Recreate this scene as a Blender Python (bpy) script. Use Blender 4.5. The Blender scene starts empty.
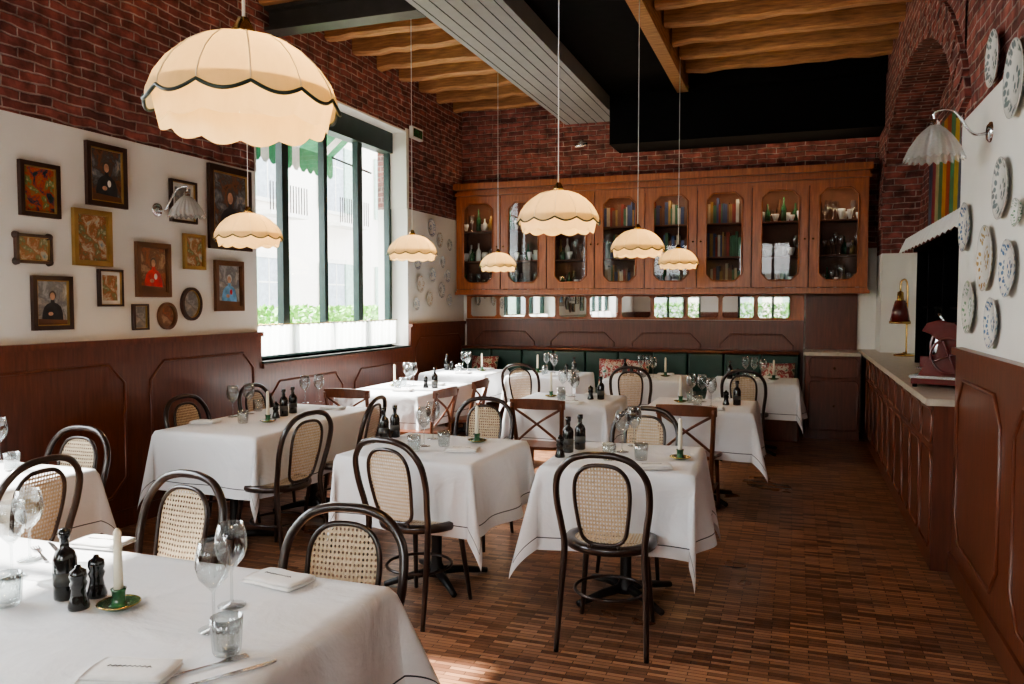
import bpy, math, random
from mathutils import Vector, Matrix
random.seed(7)
S=bpy.context.scene
PI=math.pi
# ------------------------------------------------------------------ camera
F=796.0; CZ=1.55
YAW=math.atan(283/F); PITCH=math.atan(39/F)
cd=bpy.data.cameras.new('camera'); cam=bpy.data.objects.new('camera',cd); S.collection.objects.link(cam)
cd.sensor_width=36; cd.lens=F/1024*36; cd.clip_start=.05
cam.location=(0,0,CZ); cam.rotation_euler=(PI/2-PITCH,0,YAW); S.camera=cam
R=cam.rotation_euler.to_matrix(); C0=Vector((0,0,CZ))
def at(u,v,axis,val):
    d=R@Vector(((u-512)/F,-(v-342)/F,-1)); t=(val-C0[axis])/d[axis]; return C0+d*t
# ------------------------------------------------------------------ materials
def nt(name):
    m=bpy.data.materials.new(name); m.use_nodes=True; t=m.node_tree; b=t.nodes['Principled BSDF']; return m,t,b
def N(t,typ,**k):
    n=t.nodes.new(typ)
    for a,v in k.items():
        if a in n.inputs: n.inputs[a].default_value=v
        else: setattr(n,a,v)
    return n
def c4(c,k=1): return (min(1,c[0]*k),min(1,c[1]*k),min(1,c[2]*k),1)
def ramp(t,stops,const=False):
    r=t.nodes.new('ShaderNodeValToRGB'); cr=r.color_ramp
    while len(cr.elements)<len(stops): cr.elements.new(.5)
    for e,(p,c) in zip(cr.elements,stops): e.position=p; e.color=c if len(c)==4 else (*c,1)
    if const: cr.interpolation='CONSTANT'
    return r
def simple(name,col,rough=.5,metal=0,var=.18,scale=8,bump=0,coat=0,stretch=(1,1,1),uv=False,spec=None):
    m,t,b=nt(name); L=t.links
    tc=N(t,'ShaderNodeTexCoord'); mp=N(t,'ShaderNodeMapping'); mp.inputs['Scale'].default_value=stretch
    L.new(tc.outputs['UV' if uv else 'Object'],mp.inputs[0])
    n=N(t,'ShaderNodeTexNoise',Scale=scale,Detail=4.0); L.new(mp.outputs[0],n.inputs['Vector'])
    r=ramp(t,[(.3,c4(col,1-var)),(.7,c4(col,1+var))]); L.new(n.outputs[0],r.inputs[0]); L.new(r.outputs[0],b.inputs['Base Color'])
    b.inputs['Roughness'].default_value=rough; b.inputs['Metallic'].default_value=metal
    if spec is not None: b.inputs['Specular IOR Level'].default_value=spec
    if coat: b.inputs['Coat Weight'].default_value=coat; b.inputs['Coat Roughness'].default_value=.15
    if bump:
        bp=N(t,'ShaderNodeBump',Strength=bump,Distance=.01); L.new(n.outputs[0],bp.inputs['Height']); L.new(bp.outputs[0],b.inputs['Normal'])
    return m
def brickmat(name,c1,c2,mort,ml=.008,bw=.225,bh=.062,bump=1.0):
    m,t,b=nt(name); L=t.links; tc=N(t,'ShaderNodeTexCoord')
    nz=N(t,'ShaderNodeTexNoise',Scale=5.0,Detail=4.0); L.new(tc.outputs['UV'],nz.inputs['Vector'])
    mx=N(t,'ShaderNodeVectorMath',operation='MULTIPLY_ADD'); L.new(nz.outputs['Color'],mx.inputs[0]); mx.inputs[1].default_value=(.05,.05,0); L.new(tc.outputs['UV'],mx.inputs[2])
    br=N(t,'ShaderNodeTexBrick'); L.new(mx.outputs[0],br.inputs['Vector'])
    for k,v in (('Scale',1.0),('Mortar Size',ml),('Mortar Smooth',.6),('Brick Width',bw),('Row Height',bh),('Bias',-.1)): br.inputs[k].default_value=v
    br.inputs['Color1'].default_value=c4(c1); br.inputs['Color2'].default_value=c4(c2); br.inputs['Mortar'].default_value=c4(mort)
    n2=N(t,'ShaderNodeTexNoise',Scale=9.0,Detail=7.0); L.new(tc.outputs['UV'],n2.inputs['Vector'])
    r=ramp(t,[(.3,(.4,.38,.38)),(.7,(1.5,1.45,1.45))]); L.new(n2.outputs[0],r.inputs[0])
    mm=N(t,'ShaderNodeMixRGB',blend_type='MULTIPLY',Fac=1.0); L.new(br.outputs['Color'],mm.inputs[1]); L.new(r.outputs[0],mm.inputs[2])
    L.new(mm.outputs[0],b.inputs['Base Color']); b.inputs['Roughness'].default_value=.85
    ad=N(t,'ShaderNodeMath',operation='MULTIPLY_ADD'); L.new(br.outputs['Fac'],ad.inputs[0]); ad.inputs[1].default_value=-1; L.new(n2.outputs[0],ad.inputs[2])
    bp=N(t,'ShaderNodeBump',Strength=bump,Distance=.025); L.new(ad.outputs[0],bp.inputs['Height']); L.new(bp.outputs[0],b.inputs['Normal'])
    return m
BRICK=brickmat('brick',(.29,.09,.07),(.125,.04,.035),(.38,.285,.25))
def woodmat(name,c,rough=.32,sc=(1,1,1),var=.35):
    m,t,b=nt(name); L=t.links; tc=N(t,'ShaderNodeTexCoord'); mp=N(t,'ShaderNodeMapping'); mp.inputs['Scale'].default_value=sc
    L.new(tc.outputs['UV'],mp.inputs[0]); n=N(t,'ShaderNodeTexNoise',Scale=3.0,Detail=8.0,Roughness=.6); L.new(mp.outputs[0],n.inputs['Vector'])
    r=ramp(t,[(.3,c4(c,1-var)),(.55,c4(c)),(.75,c4(c,1+var))]); L.new(n.outputs[0],r.inputs[0]); L.new(r.outputs[0],b.inputs['Base Color'])
    b.inputs['Roughness'].default_value=rough; b.inputs['Coat Weight'].default_value=.2; b.inputs['Coat Roughness'].default_value=.25
    return m
PANEL=woodmat('panel_wood',(.155,.045,.023),sc=(14,1.2,1))
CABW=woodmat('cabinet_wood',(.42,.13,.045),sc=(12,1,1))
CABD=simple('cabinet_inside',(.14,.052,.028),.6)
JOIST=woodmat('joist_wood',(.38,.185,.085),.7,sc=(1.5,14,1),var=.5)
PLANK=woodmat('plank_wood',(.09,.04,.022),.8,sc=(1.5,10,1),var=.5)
CHW=simple('bentwood_dark',(.024,.012,.009),.28,coat=.5)
CHB=woodmat('bistro_brown',(.15,.05,.022),.3,sc=(10,2,1))
PLAST=simple('plaster_white',(.81,.78,.72),.8,var=.04,scale=2,bump=.15)
BLACKC=simple('black_paint',(.006,.006,.007),.8,spec=.1)
GREYB=simple('grey_beam_paint',(.28,.285,.30),.45,var=.06)
STEELD=simple('dark_steel_paint',(.05,.05,.05),.5)
GREEN=simple('window_green_paint',(.018,.04,.036),.4)
IRON=simple('cast_iron',(.015,.014,.014),.45)
BRASS=simple('brass',(.55,.36,.13),.25,1,.08)
CHROME=simple('chrome',(.7,.7,.72),.15,1,.05)
STEEL=simple('steel',(.62,.62,.64),.22,1,.05)
LEATH=simple('green_leather',(.012,.05,.035),.35,coat=.2)
STONE=simple('counter_stone',(.58,.50,.40),.3,var=.12,scale=18)
WAX=simple('candle_wax',(.85,.78,.62),.5,var=.03)
BLKG=simple('black_glass',(.012,.012,.012),.12,coat=.6)
LABEL=simple('label_grey',(.08,.08,.075),.6)
DGRN=simple('green_enamel',(.03,.12,.05),.25,coat=.5,scale=30,var=.5)
GOLD=simple('gold_frame',(.42,.27,.10),.4,.6)
DFR=simple('dark_frame',(.045,.02,.014),.35,coat=.3)
WFR=simple('walnut_frame',(.15,.065,.03),.4)
WPAINT=simple('white_enamel',(.78,.78,.76),.4,var=.03)
RED=simple('red_enamel',(.13,.01,.01),.2,coat=.6)
NAP=simple('napkin_linen',(.82,.81,.79),.85,var=.04,scale=40,bump=.2)
STREET=simple('street_paving',(.5,.48,.45),.9)
def floormat():
    m,t,b=nt('strip_parquet'); L=t.links; tc=N(t,'ShaderNodeTexCoord')
    br=N(t,'ShaderNodeTexBrick'); L.new(tc.outputs['UV'],br.inputs['Vector'])
    for k,v in (('Scale',1.0),('Mortar Size',.0016),('Mortar Smooth',.2),('Brick Width',.16),('Row Height',.028),('Bias',-.05)): br.inputs[k].default_value=v
    br.inputs['Color1'].default_value=(.45,.235,.135,1); br.inputs['Color2'].default_value=(.12,.050,.029,1); br.inputs['Mortar'].default_value=(.02,.01,.006,1)
    n=N(t,'ShaderNodeTexNoise',Scale=1.2,Detail=4.0); L.new(tc.outputs['UV'],n.inputs['Vector'])
    r=ramp(t,[(.3,(.8,.8,.8)),(.7,(1.15,1.12,1.1))]); L.new(n.outputs[0],r.inputs[0])
    mm=N(t,'ShaderNodeMixRGB',blend_type='MULTIPLY',Fac=1.0); L.new(br.outputs[0],mm.inputs[1]); L.new(r.outputs[0],mm.inputs[2]); L.new(mm.outputs[0],b.inputs['Base Color'])
    r2=ramp(t,[(.3,(.26,.26,.26)),(.7,(.38,.38,.38))]); L.new(n.outputs[0],r2.inputs[0]); L.new(r2.outputs[0],b.inputs['Roughness'])
    bp=N(t,'ShaderNodeBump',Strength=.3,Distance=.002,invert=True); L.new(br.outputs['Fac'],bp.inputs['Height']); L.new(bp.outputs[0],b.inputs['Normal'])
    return m
FLOOR=floormat()
def thin(name,tint=(1,1,1),lo=.05,hi=.7,rough=.02):
    m=bpy.data.materials.new(name); m.use_nodes=True; t=m.node_tree; t.nodes.clear(); L=t.links
    o=N(t,'ShaderNodeOutputMaterial'); tr=N(t,'ShaderNodeBsdfTransparent'); tr.inputs[0].default_value=(*tint,1)
    g=N(t,'ShaderNodeBsdfGlossy'); g.inputs['Roughness'].default_value=rough
    lw=N(t,'ShaderNodeLayerWeight',Blend=.35); r=ramp(t,[(0,(lo,)*3),(1,(hi,)*3)]); L.new(lw.outputs['Facing'],r.inputs[0])
    mx=N(t,'ShaderNodeMixShader'); L.new(r.outputs[0],mx.inputs[0]); L.new(tr.outputs[0],mx.inputs[1]); L.new(g.outputs[0],mx.inputs[2]); L.new(mx.outputs[0],o.inputs[0])
    return m
GLASS=thin('clear_glass',(.93,.95,.95),.05,.75); PANE=thin('window_glass',(.98,.99,.99),.02,.3); CGL=thin('cabinet_glass',(.93,.95,.94),.03,.35); RGL=thin('ribbed_glass',(.86,.89,.89),.14,.8,.08)
def frost():
    m=bpy.data.materials.new('fluted_frosted_glass'); m.use_nodes=True; t=m.node_tree; t.nodes.clear(); L=t.links
    o=N(t,'ShaderNodeOutputMaterial'); g=N(t,'ShaderNodeBsdfGlossy'); g.inputs['Roughness'].default_value=.12
    d=N(t,'ShaderNodeBsdfDiffuse'); tl=N(t,'ShaderNodeBsdfTranslucent'); tl.inputs[0].default_value=(.75,.77,.76,1); tr=N(t,'ShaderNodeBsdfTransparent')
    n=N(t,'ShaderNodeTexNoise',Scale=20.0); r=ramp(t,[(.3,(.6,.62,.62)),(.7,(.75,.77,.76))]); L.new(n.outputs[0],r.inputs[0]); L.new(r.outputs[0],d.inputs[0])
    a=N(t,'ShaderNodeMixShader'); a.inputs[0].default_value=.5; L.new(d.outputs[0],a.inputs[1]); L.new(tl.outputs[0],a.inputs[2])
    b_=N(t,'ShaderNodeMixShader'); b_.inputs[0].default_value=.35; L.new(a.outputs[0],b_.inputs[1]); L.new(g.outputs[0],b_.inputs[2])
    c=N(t,'ShaderNodeMixShader'); c.inputs[0].default_value=.45; L.new(b_.outputs[0],c.inputs[1]); L.new(tr.outputs[0],c.inputs[2]); L.new(c.outputs[0],o.inputs[0]); return m
FROST=frost()
def mirrormat():
    m,t,b=nt('mirror'); b.inputs['Metallic'].default_value=1; b.inputs['Base Color'].default_value=(.62,.62,.60,1); b.inputs['Roughness'].default_value=.03
    n=N(t,'ShaderNodeTexNoise',Scale=5.0); r=ramp(t,[(.3,(.01,)*3),(.8,(.03,)*3)]); t.links.new(n.outputs[0],r.inputs[0]); t.links.new(r.outputs[0],b.inputs['Roughness']); return m
MIRROR=mirrormat()
def canemat():
    m,t,b=nt('cane_webbing'); L=t.links; tc=N(t,'ShaderNodeTexCoord'); sx=N(t,'ShaderNodeSeparateXYZ'); L.new(tc.outputs['Object'],sx.inputs[0])
    def mt(op,a,bb=None):
        n=N(t,'ShaderNodeMath',operation=op)
        for i,q in enumerate((a,bb)):
            if q is None: continue
            if isinstance(q,(int,float)): n.inputs[i].default_value=q
            else: L.new(q,n.inputs[i])
        return n.outputs[0]
    k=2*PI/.014
    yz=mt('ADD',sx.outputs[1],sx.outputs[2])
    a=mt('SINE',mt('MULTIPLY',sx.outputs[0],k)); c=mt('SINE',mt('MULTIPLY',yz,k))
    h=mt('GREATER_THAN',mt('ADD',a,c),.8)
    b.inputs['Roughness'].default_value=.6
    n=N(t,'ShaderNodeTexNoise',Scale=60.0); r=ramp(t,[(.3,(.44,.34,.22)),(.7,(.64,.52,.37))]); L.new(n.outputs[0],r.inputs[0]); L.new(r.outputs[0],b.inputs['Base Color'])
    L.new(mt('SUBTRACT',1.0,mt('MULTIPLY',h,.9)),b.inputs['Alpha']); return m
CANE=canemat()
def clothmat():
    m,t,b=nt('tablecloth_linen'); L=t.links; tc=N(t,'ShaderNodeTexCoord'); sx=N(t,'ShaderNodeSeparateXYZ'); L.new(tc.outputs['UV'],sx.inputs[0])
    mn=N(t,'ShaderNodeMath',operation='MINIMUM'); L.new(sx.outputs[0],mn.inputs[0]); L.new(sx.outputs[1],mn.inputs[1])
    cp=N(t,'ShaderNodeMath',operation='COMPARE'); L.new(mn.outputs[0],cp.inputs[0]); cp.inputs[1].default_value=.060; cp.inputs[2].default_value=.0026
    mx=N(t,'ShaderNodeMixRGB'); L.new(cp.outputs[0],mx.inputs[0]); mx.inputs[1].default_value=(.78,.785,.80,1); mx.inputs[2].default_value=(.03,.035,.05,1)
    L.new(mx.outputs[0],b.inputs['Base Color']); b.inputs['Roughness'].default_value=.85; b.inputs['Sheen Weight'].default_value=.1
    n=N(t,'ShaderNodeTexNoise',Scale=3.2,Detail=6.0,Distortion=.6); L.new(tc.outputs['Object'],n.inputs['Vector'])
    bp=N(t,'ShaderNodeBump',Strength=.7,Distance=.04); L.new(n.outputs[0],bp.inputs['Height']); L.new(bp.outputs[0],b.inputs['Normal']); return m
CLOTH=clothmat()
def shademat(name,col,em,trn=.5):
    m=bpy.data.materials.new(name); m.use_nodes=True; t=m.node_tree; t.nodes.clear(); L=t.links
    o=N(t,'ShaderNodeOutputMaterial'); d=N(t,'ShaderNodeBsdfDiffuse'); d.inputs[0].default_value=(*col,1); tl=N(t,'ShaderNodeBsdfTranslucent'); tl.inputs[0].default_value=(*col,1)
    n=N(t,'ShaderNodeTexNoise',Scale=30.0); r=ramp(t,[(.3,c4(col,.92)),(.7,c4(col,1.02))]); L.new(n.outputs[0],r.inputs[0]); L.new(r.outputs[0],d.inputs[0])
    mx=N(t,'ShaderNodeMixShader'); mx.inputs[0].default_value=trn; L.new(d.outputs[0],mx.inputs[1]); L.new(tl.outputs[0],mx.inputs[2])
    if em:
        e=N(t,'ShaderNodeEmission'); e.inputs[0].default_value=(1,.66,.26,1); e.inputs[1].default_value=em
        a=N(t,'ShaderNodeAddShader'); L.new(mx.outputs[0],a.inputs[0]); L.new(e.outputs[0],a.inputs[1]); L.new(a.outputs[0],o.inputs[0])
    else: L.new(mx.outputs[0],o.inputs[0])
    return m
SHADE=shademat('lamp_fabric',(.66,.56,.35),.10,.45); SHEER=shademat('sheer_curtain',(.85,.85,.83),0,.6)
def emis(name,col,s):
    m,t,b=nt(name); b.inputs['Emission Color'].default_value=(*col,1); b.inputs['Emission Strength'].default_value=s; return m
BULB=emis('bulb_glow',(1,.7,.35),14)
def platemat(name,ring,k):
    m,t,b=nt(name); L=t.links; tc=N(t,'ShaderNodeTexCoord'); sx=N(t,'ShaderNodeVectorMath',operation='MULTIPLY'); L.new(tc.outputs['Object'],sx.inputs[0]); sx.inputs[1].default_value=(1,1,0)
    ln=N(t,'ShaderNodeVectorMath',operation='LENGTH'); L.new(sx.outputs[0],ln.inputs[0])
    r=ramp(t,[(0,(1,1,1)),(.045,(1,)*3),(.055,(0,)*3),(.088,(0,)*3),(.094,(1,)*3),(.128,(1,)*3),(.134,(0,)*3)]); L.new(ln.outputs['Value'],r.inputs[0])
    v=N(t,'ShaderNodeTexVoronoi',Scale=k); L.new(tc.outputs['Object'],v.inputs['Vector']); r2=ramp(t,[(.38,(1,)*3),(.5,(0,)*3)]); L.new(v.outputs['Distance'],r2.inputs[0])
    mu=N(t,'ShaderNodeMath',operation='MULTIPLY'); L.new(r.outputs[0],mu.inputs[0]); L.new(r2.outputs[0],mu.inputs[1])
    mx=N(t,'ShaderNodeMixRGB'); L.new(mu.outputs[0],mx.inputs[0]); mx.inputs[1].default_value=(.70,.69,.64,1); mx.inputs[2].default_value=(*ring,1)
    L.new(mx.outputs[0],b.inputs['Base Color']); b.inputs['Roughness'].default_value=.2; return m
PLM=[platemat('plate_blue',(.12,.2,.33),40),platemat('plate_green',(.14,.28,.17),50),platemat('plate_grey',(.22,.26,.26),34),platemat('plate_ochre',(.4,.26,.10),46)]
def paintmat(name,pal,sc,const=False):
    m,t,b=nt(name); L=t.links; tc=N(t,'ShaderNodeTexCoord'); n=N(t,'ShaderNodeTexNoise',Scale=sc,Detail=5.0,Distortion=.4); L.new(tc.outputs['Object'],n.inputs['Vector'])
    n.inputs['Roughness'].default_value=.65
    k=len(pal); r=ramp(t,[(.3+.4*i/(k-1),c) for i,c in enumerate(pal)],const); L.new(n.outputs[0],r.inputs[0]); L.new(r.outputs[0],b.inputs['Base Color']); b.inputs['Roughness'].default_value=.25; return m
PAL=[[(.03,.05,.03),(.03,.05,.08),(.45,.08,.03),(.12,.22,.08),(.65,.5,.28)],
     [(.05,.04,.04),(.22,.10,.06),(.10,.09,.08),(.2,.22,.24),(.5,.42,.34)],
     [(.18,.28,.34),(.55,.48,.35),(.36,.14,.06),(.18,.2,.1),(.6,.55,.4)],
     [(.22,.05,.03),(.36,.13,.07),(.18,.09,.06),(.48,.30,.2),(.22,.08,.07)],
     [(.26,.27,.28),(.40,.40,.39),(.2,.2,.21),(.38,.34,.3),(.55,.55,.53)]]
PM=[paintmat('painting_%d'%i,p,14 if i in (0,2) else 8) for i,p in enumerate(PAL)]
SKIN=simple('painted_skin',(.52,.29,.19),.5,var=.35,scale=25); PBLUE=simple('painted_blue',(.14,.36,.6),.5,var=.4,scale=20); PRED=simple('painted_red',(.6,.04,.04),.5,var=.4,scale=20); PBLK=simple('painted_black',(.02,.02,.025),.5,var=.4,scale=20); PWH=simple('painted_white',(.72,.70,.65),.5); HAIR=simple('painted_hair',(.06,.035,.02),.5); HAIRW=simple('painted_grey_hair',(.5,.48,.45),.5)
BK=[simple('book_%d'%i,c,.6) for i,c in enumerate([(.24,.04,.03),(.04,.13,.07),(.44,.38,.28),(.05,.07,.16),(.15,.07,.04),(.48,.45,.4),(.28,.17,.06),(.06,.15,.09)])]
# ------------------------------------------------------------------ mesh builder
class MB:
    def __init__(s): s.v=[];s.f=[];s.m=[];s.sm=[];s.mats=[];s.T=Matrix.Identity(4)
    def mi(s,m):
        if m not in s.mats: s.mats.append(m)
        return s.mats.index(m)
    def add(s,vs,fs,m,smooth=False):
        o=len(s.v); k=s.mi(m); s.v+= [tuple(s.T@Vector(p)) for p in vs]
        for f in fs: s.f.append([i+o for i in f]); s.m.append(k); s.sm.append(smooth)
    def box(s,x0,x1,y0,y1,z0,z1,m,M=None):
        vs=[Vector(p) for p in ((x0,y0,z0),(x1,y0,z0),(x1,y1,z0),(x0,y1,z0),(x0,y0,z1),(x1,y0,z1),(x1,y1,z1),(x0,y1,z1))]
        if M: vs=[M@p for p in vs]
        s.add(vs,[(3,2,1,0),(4,5,6,7),(0,1,5,4),(1,2,6,5),(2,3,7,6),(3,0,4,7)],m)
    def tube(s,pts,r,m,n=8,closed=False):
        P=[Vector(p) for p in pts]; k=len(P); rs=r if isinstance(r,(list,tuple)) else [r]*k
        tg=[]
        for i in range(k):
            a=P[(i-1)%k] if (closed or i>0) else P[i]; b=P[(i+1)%k] if (closed or i<k-1) else P[i]
            tg.append((b-a).normalized())
        up=Vector((0,0,1)) if abs(tg[0].z)<.9 else Vector((1,0,0)); nr=(up-tg[0]*up.dot(tg[0])).normalized(); vs=[];fs=[]
        for i in range(k):
            nr=(nr-tg[i]*nr.dot(tg[i])).normalized(); bn=tg[i].cross(nr)
            for j in range(n): a=2*PI*j/n; vs.append(P[i]+(nr*math.cos(a)+bn*math.sin(a))*rs[i])
        for i in range(k if closed else k-1):
            i2=(i+1)%k
            for j in range(n): fs.append((i*n+j,i*n+(j+1)%n,i2*n+(j+1)%n,i2*n+j))
        if not closed: fs+= [tuple(range(n))[::-1],tuple((k-1)*n+j for j in range(n))]
        s.add(vs,fs,m,True)
    def lathe(s,prof,m,n=24,c=(0,0,0),flute=None,smooth=True):
        vs=[];fs=[];k=len(prof)
        for i,(r,z) in enumerate(prof):
            for j in range(n):
                a=2*PI*j/n; rr=r;zz=z
                if flute: rr,zz=flute(i,r,z,a)
                vs.append((c[0]+rr*math.cos(a),c[1]+rr*math.sin(a),c[2]+zz))
        for i in range(k-1):
            for j in range(n): fs.append((i*n+j,i*n+(j+1)%n,(i+1)*n+(j+1)%n,(i+1)*n+j))
        s.add(vs,fs,m,smooth)
    def prism(s,poly,z0,z1,m,ax=(0,1,2)):
        def P(a,b,c):
            q=[0,0,0]; q[ax[0]]=a;q[ax[1]]=b;q[ax[2]]=c; return q
        k=len(poly); vs=[P(a,b,z0) for a,b in poly]+[P(a,b,z1) for a,b in poly]
        s.add(vs,[tuple(range(k))[::-1],tuple(range(k,2*k))]+[(i,(i+1)%k,k+(i+1)%k,k+i) for i in range(k)],m)
    def ring(s,out,inn,z0,z1,m):
        k=len(out); vs=[(a,b,z0) for a,b in out]+[(a,b,z1) for a,b in out]+[(a,b,z0) for a,b in inn]+[(a,b,z1) for a,b in inn]; fs=[]
        for i in range(k):
            j=(i+1)%k; fs+=[(i,j,k+j,k+i),(k+i,k+j,3*k+j,3*k+i),(2*k+j,2*k+i,3*k+i,3*k+j),(j,i,2*k+i,2*k+j)]
        s.add(vs,fs,m)
    def mesh(s,name,uvfn=None):
        me=bpy.data.meshes.new(name); me.from_pydata(s.v,[],s.f)
        for m in s.mats: me.materials.append(m)
        me.polygons.foreach_set('material_index',s.m); me.polygons.foreach_set('use_smooth',s.sm)
        uv=me.uv_layers.new(name='UVMap')
        for p in me.polygons:
            n=p.normal; a=max(range(3),key=lambda i:abs(n[i]))
            for li in p.loop_indices:
                c=me.vertices[me.loops[li].vertex_index].co
                uv.data[li].uv=(c.y,c.z) if a==0 else (c.x,c.z) if a==1 else (c.x,c.y)
        me.update(); return me
    def obj(s,name,loc=(0,0,0),rz=0,bevel=0,rot=None,sc=None):
        return place(s.mesh(name),name,loc,rz,bevel,rot,sc)
def place(me,name,loc=(0,0,0),rz=0,bevel=0,rot=None,sc=None):
    o=bpy.data.objects.new(name,me); S.collection.objects.link(o); o.location=loc; o.rotation_euler=rot if rot else (0,0,rz)
    if sc: o.scale=sc
    if bevel:
        b=o.modifiers.new('bevel','BEVEL'); b.width=bevel; b.segments=2; b.limit_method='ANGLE'; b.angle_limit=.7
    return o
def cat(pts,sub=6,closed=False):
    P=[Vector(p) for p in pts]; k=len(P); out=[]
    for i in range(k if closed else k-1):
        g=lambda j:P[j%k] if closed else P[max(0,min(k-1,j))]
        a,b,c,d=g(i-1),g(i),g(i+1),g(i+2)
        for q in range(sub):
            t=q/sub; out.append(.5*((2*b)+(c-a)*t+(2*a-5*b+4*c-d)*t*t+(3*b-a-3*c+d)*t**3))
    if not closed: out.append(P[-1])
    return out
XL=-4.4; XR=.9; YB=10.35; YF=-2.2; CH=4.3
W1=(5.78,8.63); W2=(.2,3.0); WZ=(1.04,3.6)
# ------------------------------------------------------------------ shell
b=MB(); b.box(XL-.4,XR+.8,YF-.2,YB+.3,-.1,0,FLOOR); b.obj('floor')
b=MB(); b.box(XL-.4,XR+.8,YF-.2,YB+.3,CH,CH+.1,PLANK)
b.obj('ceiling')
b=MB(); X0,X1=XL-.4,XL
for y0,y1,kind in ((YF,W2[0],0),(W2[0],W2[1],1),(W2[1],W1[0],0),(W1[0],W1[1],1),(W1[1],YB,0)):
    if kind==0:
        b.box(X0,X1,y0,y1,0,2.68,PLAST); b.box(X0,X1-.012,y0,y1,2.68,CH,BRICK)
    else:
        b.box(X0,X1,y0,y1,0,WZ[0],PLAST); b.box(X0,X1-.012,y0,y1,WZ[1],CH,BRICK)
        b.box(X0+.1,X1-.005,y0,y0+.02,2.68,WZ[1],PLAST); b.box(X0+.1,X1+.001,y1-.02,y1+.045,2.68,WZ[1]+.03,PLAST); b.box(X0+.1,X1-.005,y0,y1,WZ[1]-.02,WZ[1],PLAST)
b.obj('wall_left')
def oct_pts(a0,a1,b0,b1,c): return [(a0+c,b0),(a1-c,b0),(a1,b0+c),(a1,b1-c),(a1-c,b1),(a0+c,b1),(a0,b1-c),(a0,b0+c)]
def wain(name,M,segs):
    b=MB(); b.T=M
    for a0,a1,t in segs:
        b.box(a0,a1,0,t-.04,0,.035,PANEL); b.box(a0,a1,t-.04,t,0,.06,PANEL); b.box(a0,a1,0,.12,.0,.05,PANEL)
        n=max(1,round((a1-a0)/1.15)); w=(a1-a0)/n
        for i in range(n):
            p=[(q[0],q[1],.037) for q in oct_pts(a0+i*w+.12,a0+(i+1)*w-.12,.22,t-.17,.13)]
            b.tube(p,.011,PANEL,6,True)
    return b.obj(name)
ML=Matrix(((0,0,1,XL),(1,0,0,0),(0,1,0,0),(0,0,0,1)))
wain('trim_1',ML,[(YF,W2[0],1.30),(W2[0],W2[1],1.02),(W2[1],W1[0],1.30),(W1[0],W1[1],1.02),(W1[1],YB-.05,1.30)])
def window(name,y0,y1):
    b=MB(); x=XL-.25; z0,z1=WZ
    b.box(x-.04,x+.04,y0+.02,y1-.02,z0,z0+.07,GREEN); b.box(x-.08,x+.07,y0+.02,y1-.02,z1-.26,z1-.02,GREEN)
    n=4; w=(y1-y0-.06)/n
    for i in range(n+1):
        yy=y0+.03+i*w; t=.05 if i in(1,3) else .032
        b.box(x-.035,x+.035,yy-t,yy+t,z0,z1-.2,GREEN)
    b.box(x-.003,x+.003,y0+.03,y1-.03,z0+.05,z1-.25,PANE)
    b.box(XL-.4,XL+.04,y0+.02,y1-.02,z0-.035,z0,GREEN)
    return b.obj(name)
window('window_1',*W1); window('window_2',*W2)
for (y0,y1) in (W1,W2):
    vs=[];fs=[];n=260
    for i in range(n+1):
        yy=y0+.06+(y1-y0-.12)*i/n; o=.016*math.sin(i*.75)+.008*math.sin(i*.31)
        for k in range(5): vs.append((XL-.13+o*(.4+.15*k),yy,1.35-.07*k))
    for i in range(n):
        for k in range(4): q=i*5+k; fs.append((q,q+5,q+6,q+1))
    b=MB(); b.add(vs,fs,SHEER,True); b.tube([(XL-.13,y0+.03,1.35),(XL-.13,y1-.03,1.35)],.006,BRASS,6); b.obj('cafe_curtain')
b=MB(); b.box(XL-.4,XR+.8,YB,YB+.25,0,2.2,PLAST); b.box(XL-.4,XR+.8,YB,YB+.25,2.2,CH,BRICK); b.obj('wall_back')
MBK=Matrix(((1,0,0,0),(0,0,-1,YB),(0,1,0,0),(0,0,0,1)))
wain('trim_2',MBK,[(XL+.06,.1,1.33)])
b=MB(); FW0=((-3.9,-2.5),(-1.5,-.1))
xs=[XL-.4,-3.9,-2.5,-1.5,-.1,XR+.4]
for i in (0,2,4): b.box(xs[i],xs[i+1],YF-.2,YF,0,1.3,PANEL); b.box(xs[i],xs[i+1],YF-.2,YF,1.3,2.68,PLAST); b.box(xs[i],xs[i+1],YF-.2,YF,2.68,CH,BRICK)
for x0,x1 in FW0: b.box(x0,x1,YF-.2,YF,0,1.04,PANEL); b.box(x0,x1,YF-.2,YF,3.2,CH,BRICK)
b.obj('wall_front')
for i,(x0,x1) in enumerate(FW0):
    b=MB()
    for q in range(4): xx=x0+.03+(x1-x0-.06)*q/3; b.box(xx-.035,xx+.035,YF-.14,YF-.07,1.04,3.2,GREEN)
    for z in (1.04,1.7,3.13): b.box(x0,x1,YF-.14,YF-.07,z,z+.07,GREEN)
    b.box(x0,x1,YF-.108,YF-.102,1.1,3.13,PANE); b.obj('window_%d'%(i+3))
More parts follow.
